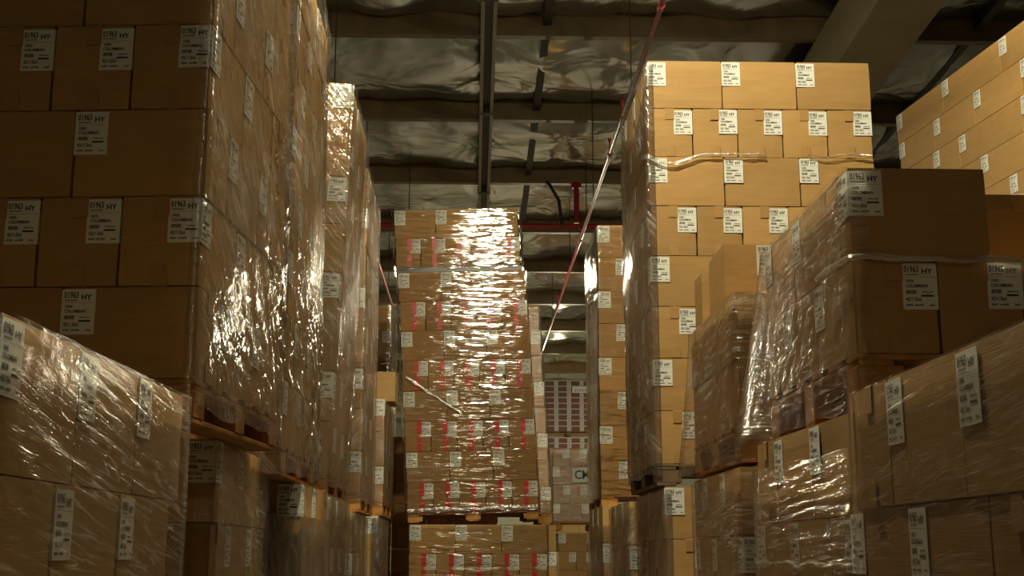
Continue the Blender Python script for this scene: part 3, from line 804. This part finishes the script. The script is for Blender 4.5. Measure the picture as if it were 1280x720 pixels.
# ================================================================== STRETCH FILM
F = {}
def tail(parent, path, z0, h, amp, seed, droop=0.0, fall=0.0):
    """a gathered ribbon of loose film running along path"""
    bm = bmesh.new(); uvl = bm.loops.layers.uv.new('UVMap'); pts = []; s = 0
    for a, b in zip(path, path[1:]):
        a = Vector(a); b = Vector(b); L = (b - a).length; n = int(L / .006)
        for k in range(n): pts.append((a + (b - a) * k / n, (b - a) / L, s + L * k / n))
        s += L
    grid = []
    for p, d, t in pts:
        nrm = Vector((d.y, -d.x)); f = t / s
        zc = z0 - fall * f - droop * math.sin(math.pi * min(1, f * 1.6)) ** 2 + .012 * noise.noise((t * 7, seed, 0))
        w = h * (.45 + .9 * abs(noise.noise((t * 5, seed, 7))))
        col = []
        for j in range(6):
            q = j / 5 - .5
            off = .011 + amp * (.6 + noise.noise((t * 26, q * 3, seed)) + .4 * math.cos(q * 6))
            col.append(bm.verts.new((p.x + nrm.x * off, p.y + nrm.y * off, zc + q * w)))
        grid.append((col, t))
    for (a, ta), (b, tb) in zip(grid, grid[1:]):
        for j in range(5):
            f = bm.faces.new((a[j], b[j], b[j + 1], a[j + 1])); f.smooth = True
            for lp, uvc in zip(f.loops, ((ta, j), (tb, j), (tb, j + 1), (ta, j + 1))): lp[uvl].uv = (uvc[0], uvc[1] * .01)
    o = bpy.data.objects.new('film_tail', to_mesh('film_tail', bm, FILM_TAIL)); link(o, parent)
    o['label'] = 'gathered loose edge of the clear film'
    return o
def bottom_flare(a): return lambda s, t, ss: a * max(0, 1 - t / .12) ** 1.5
F['U0'] = film_for(S['U0'], 'L', 1.2, -.09, 2.14, FILM_FOLD, 0.042, 'crinkled clear film on the aisle side of the big near-left stack', front=.035, ang=R(-50), seed=1.3, low=1.0, aniso=(2.6, 16),
         bulge=lambda s, t, ss: .03 * math.sin(math.pi * min(1, s)) * (.5 + .5 * math.sin(t * 9)) , depth=1.06)
F['U1'] = film_for(S['U1'], 'L', 1.2, -.10, 2.1, FILM_FOLD, 0.034, 'crinkled clear film round the second upper stack on left', front=.3, ang=R(-55), seed=4.1, low=.7, aniso=(2.6, 16), bulge=lambda s, t, ss: .02 * math.sin(math.pi * min(1, s)))
F['U2'] = film_for(S['U2'], 'L', 1.2, -.06, 2.12, FILM_DIAG_R, 0.018, 'clear film round the third upper stack on left', front=.5, amp_front=.004, ang=R(-50), seed=6.7)
F['U3'] = film_for(S['U3'], 'L', 1.2, -.06, 2.15, FILM_DIAG, .014, 'clear film round the fourth upper stack on left', front=.4, ang=R(-40), seed=8.2)
F['G'] = film_for(S['G'], 'L', 1.2, -.04, .8, FILM_FLAT, .012, 'clear film round the short stack left of centre tower', front=.5, amp_front=.004, ang=R(10), seed=2.2)
F['GF'] = film_for(S['GF'], 'L', 1.2, 0, 2.26, FILM_CRINK, .012, 'silvery film round the far stack left of centre tower', front=.6, amp_front=.012, ang=R(5), seed=3.2)
F['L0'] = film_for(S['L0'], 'L', 1.2, 1.05, 1.887, FILM_STREAK, .007, 'hazy clear film on the nearest lower left stack', front=.1, ang=R(-25), seed=5.5, depth=1.2, edge_wave=.002)
F['L1'] = film_for(S['L1'], 'L', 1.2, 1.0, 1.855, FILM_STREAK, 0.012, 'hazy clear film on the second lower stack on left', front=.06, ang=R(-25), seed=7.5)
F['L2'] = film_for(S['L2'], 'L', 1.2, 1.0, 1.65, FILM_THICK, .012, 'glinting film on the third lower stack on left', front=.2, ang=R(60), seed=9.5)
F['L3'] = film_for(S['L3'], 'L', 1.2, 1.0, 1.78, FILM_DIAG, .014, 'clear film on the fourth lower stack on left', front=.1, ang=R(60), seed=10.5)
F['L4'] = film_for(S['L4'], 'L', 1.2, 1.0, 1.74, FILM_DIAG, .014, 'clear film on the fifth lower stack on left', front=.1, ang=R(60), seed=11.5)
F['L5'] = film_for(S['L5'], 'L', 1.2, 1.0, 1.76, FILM_THICK, .016, 'silvery film on the sixth lower stack on left', front=.05, ang=R(80), seed=12.5)
# right
F['R1'] = film_for(S['R1'], 'R', 1.2, -.16, .53, FILM_RISE, .013, 'taut streaked film on the nearest upper stack on right', front=.05, ang=R(8), seed=1.9,
         aniso=(3, 34), bulge=lambda s, t, ss: .10 * (1 - t) ** 1.1 * (ss / .12 if ss < .12 else max(0, 1 - (ss - .12) / 1.04)))
F['R2'] = film_for(S['R2'], 'R', 1.2, -.14, .535, FILM_RISE, 0.01, 'streaked film on the second upper stack on right', front=.25, ang=R(10), seed=2.9, bulge=lambda s, t, ss: .06 * (1 - t) ** 1.3 * (ss / .12 if ss < .12 else max(0, 1 - (ss - .12) / 1.04)))
F['R3'] = film_for(S['R3'], 'R', 1.2, -.06, 2.13, FILM_DIAG_R, .026, 'glaring crinkled film on the aisle side of the tall clean-fronted stack', front=.03, ang=R(-65), seed=3.7,
         bulge=lambda s, t, ss: .035 * math.sin(math.pi * min(1, max(0, s))))
F['R4'] = film_for(S['R4'], 'R', 1.2, -.03, 2.13, FILM_CRINK, 0.008, 'glaring film round the slim upper stack beyond on right', front=.5, amp_front=.006, ang=R(70), seed=4.7)
F['R0'] = film_for(S['R0'], 'R', 1.2, 1.0, 1.848, FILM_CLEAR, 0.004, 'nearly clear film on the nearest lower right stack', front=.03, ang=R(3), seed=5.7, back=.2, edge_wave=.002)
F['R1l'] = film_for(S['R1l'], 'R', 1.2, 1.0, 1.76, FILM_RISE, 0.008, 'streaked clear film on the second lower stack on right', front=.08, ang=R(5), seed=6.3)
F['R2l'] = film_for(S['R2l'], 'R', 1.2, 1.0, 1.80, FILM_RISE, 0.008, 'clear film on the third lower stack on right', front=.3, ang=R(5), seed=7.3)
F['R3l'] = film_for(S['R3l'], 'R', 1.2, 1.0, 1.80, FILM_DIAG, .018, 'clear film on the fourth lower stack on right', front=.03, ang=R(60), seed=8.3)
F['R3b'] = film_for(S['R3b'], 'R', 1.2, 1.0, 1.78, FILM_DIAG, .016, 'clear film on the fifth lower stack on right', front=.03, ang=R(60), seed=8.9)
F['R4l'] = film_for(S['R4l'], 'R', 1.2, 1.0, 1.70, FILM_DIAG, .014, 'clear film on the sixth lower stack on right', front=.1, ang=R(60), seed=9.9)
# centre
w_ = 1.2 * cw
F['C'] = film(S['C'], [(-.003, .4), (-.003, -.003), (w_ + .003, -.003), (w_ + .003, .4)], -.01, 2.15, FILM_CRINK, [.004, .004, .004], R(4), 'crinkled glaring film round the leaning centre tower', shear=-.028, clear=.007, seed=13.1, aniso=(1.3, 30))
F['Ct'] = film(S['Ct'], [(-.003, .4), (-.003, -.003), (w_ + .0, -.003), (w_ + .0, .4)], -.02, .535, FILM_CRINK, [.004, .005, .004], R(4), 'brightly glaring film round the top load of the centre tower', shear=-.028, clear=.009, seed=14.1, aniso=(1.3, 30))
F['Cl'] = film(S['Cl'], [(-.003, .4), (-.003, -.003), (1.203, -.003), (1.203, .4)], 1.0, 1.73, FILM_CRINK, [.004, .005, .004], R(4), 'crinkled film round the load beneath the centre tower', seed=15.1, aniso=(1.3, 30))
F['Cb'] = film_for(S['Cb'], 'L', 1.2, 0, 2.1, FILM_FLAT, .008, 'clear film round the stack just behind centre tower', front=.5, ang=R(5), seed=16.1, shear=-.06, clear=.014)
F['K'] = film_for(S['K'], 'R', 1.2, 0, 1.0, FILM_FLAT, .012, 'clear film round the far four-row stack right of centre', front=1.2, amp_front=.006, ang=R(5), seed=17.1)
tail(F['R3'], [(-.02, .1), (-.004, -.004), (.62, -.004)], 6 * .268 + .01, .03, .006, 1.0, .05)
tail(F['R3'], [(.84, -.004), (1.19, -.004)], 6 * .268 + .01, .022, .006, 2.0, .01)
tail(F['R1'], [(-.02, .25), (-.004, -.004), (.6, -.004)], .262, .035, .006, 3.0, -.01)
tail(F['R1'], [(.42, -.004), (.7, -.004)], .235, .03, .006, 4.0, .01)
tail(F['C'], [(.0, -.006), (.5, -.006)], 1.20, .05, .008, 5.0, .0, .34)
tail(F['C'], [(.0, -.006), (w_, -.006)], .03, .07, .010, 6.0, .0)
tail(F['Ct'], [(.5, -.006), (w_, -.006)], .05, .08, .010, 7.0, .0)
tail(F['R1l'], [(-.006, 1.0), (-.006, .0), (.03, -.006)], 1.46, .03, .006, 8.0, .0)
print('cartons', count[0], 'objects', len(C.objects))
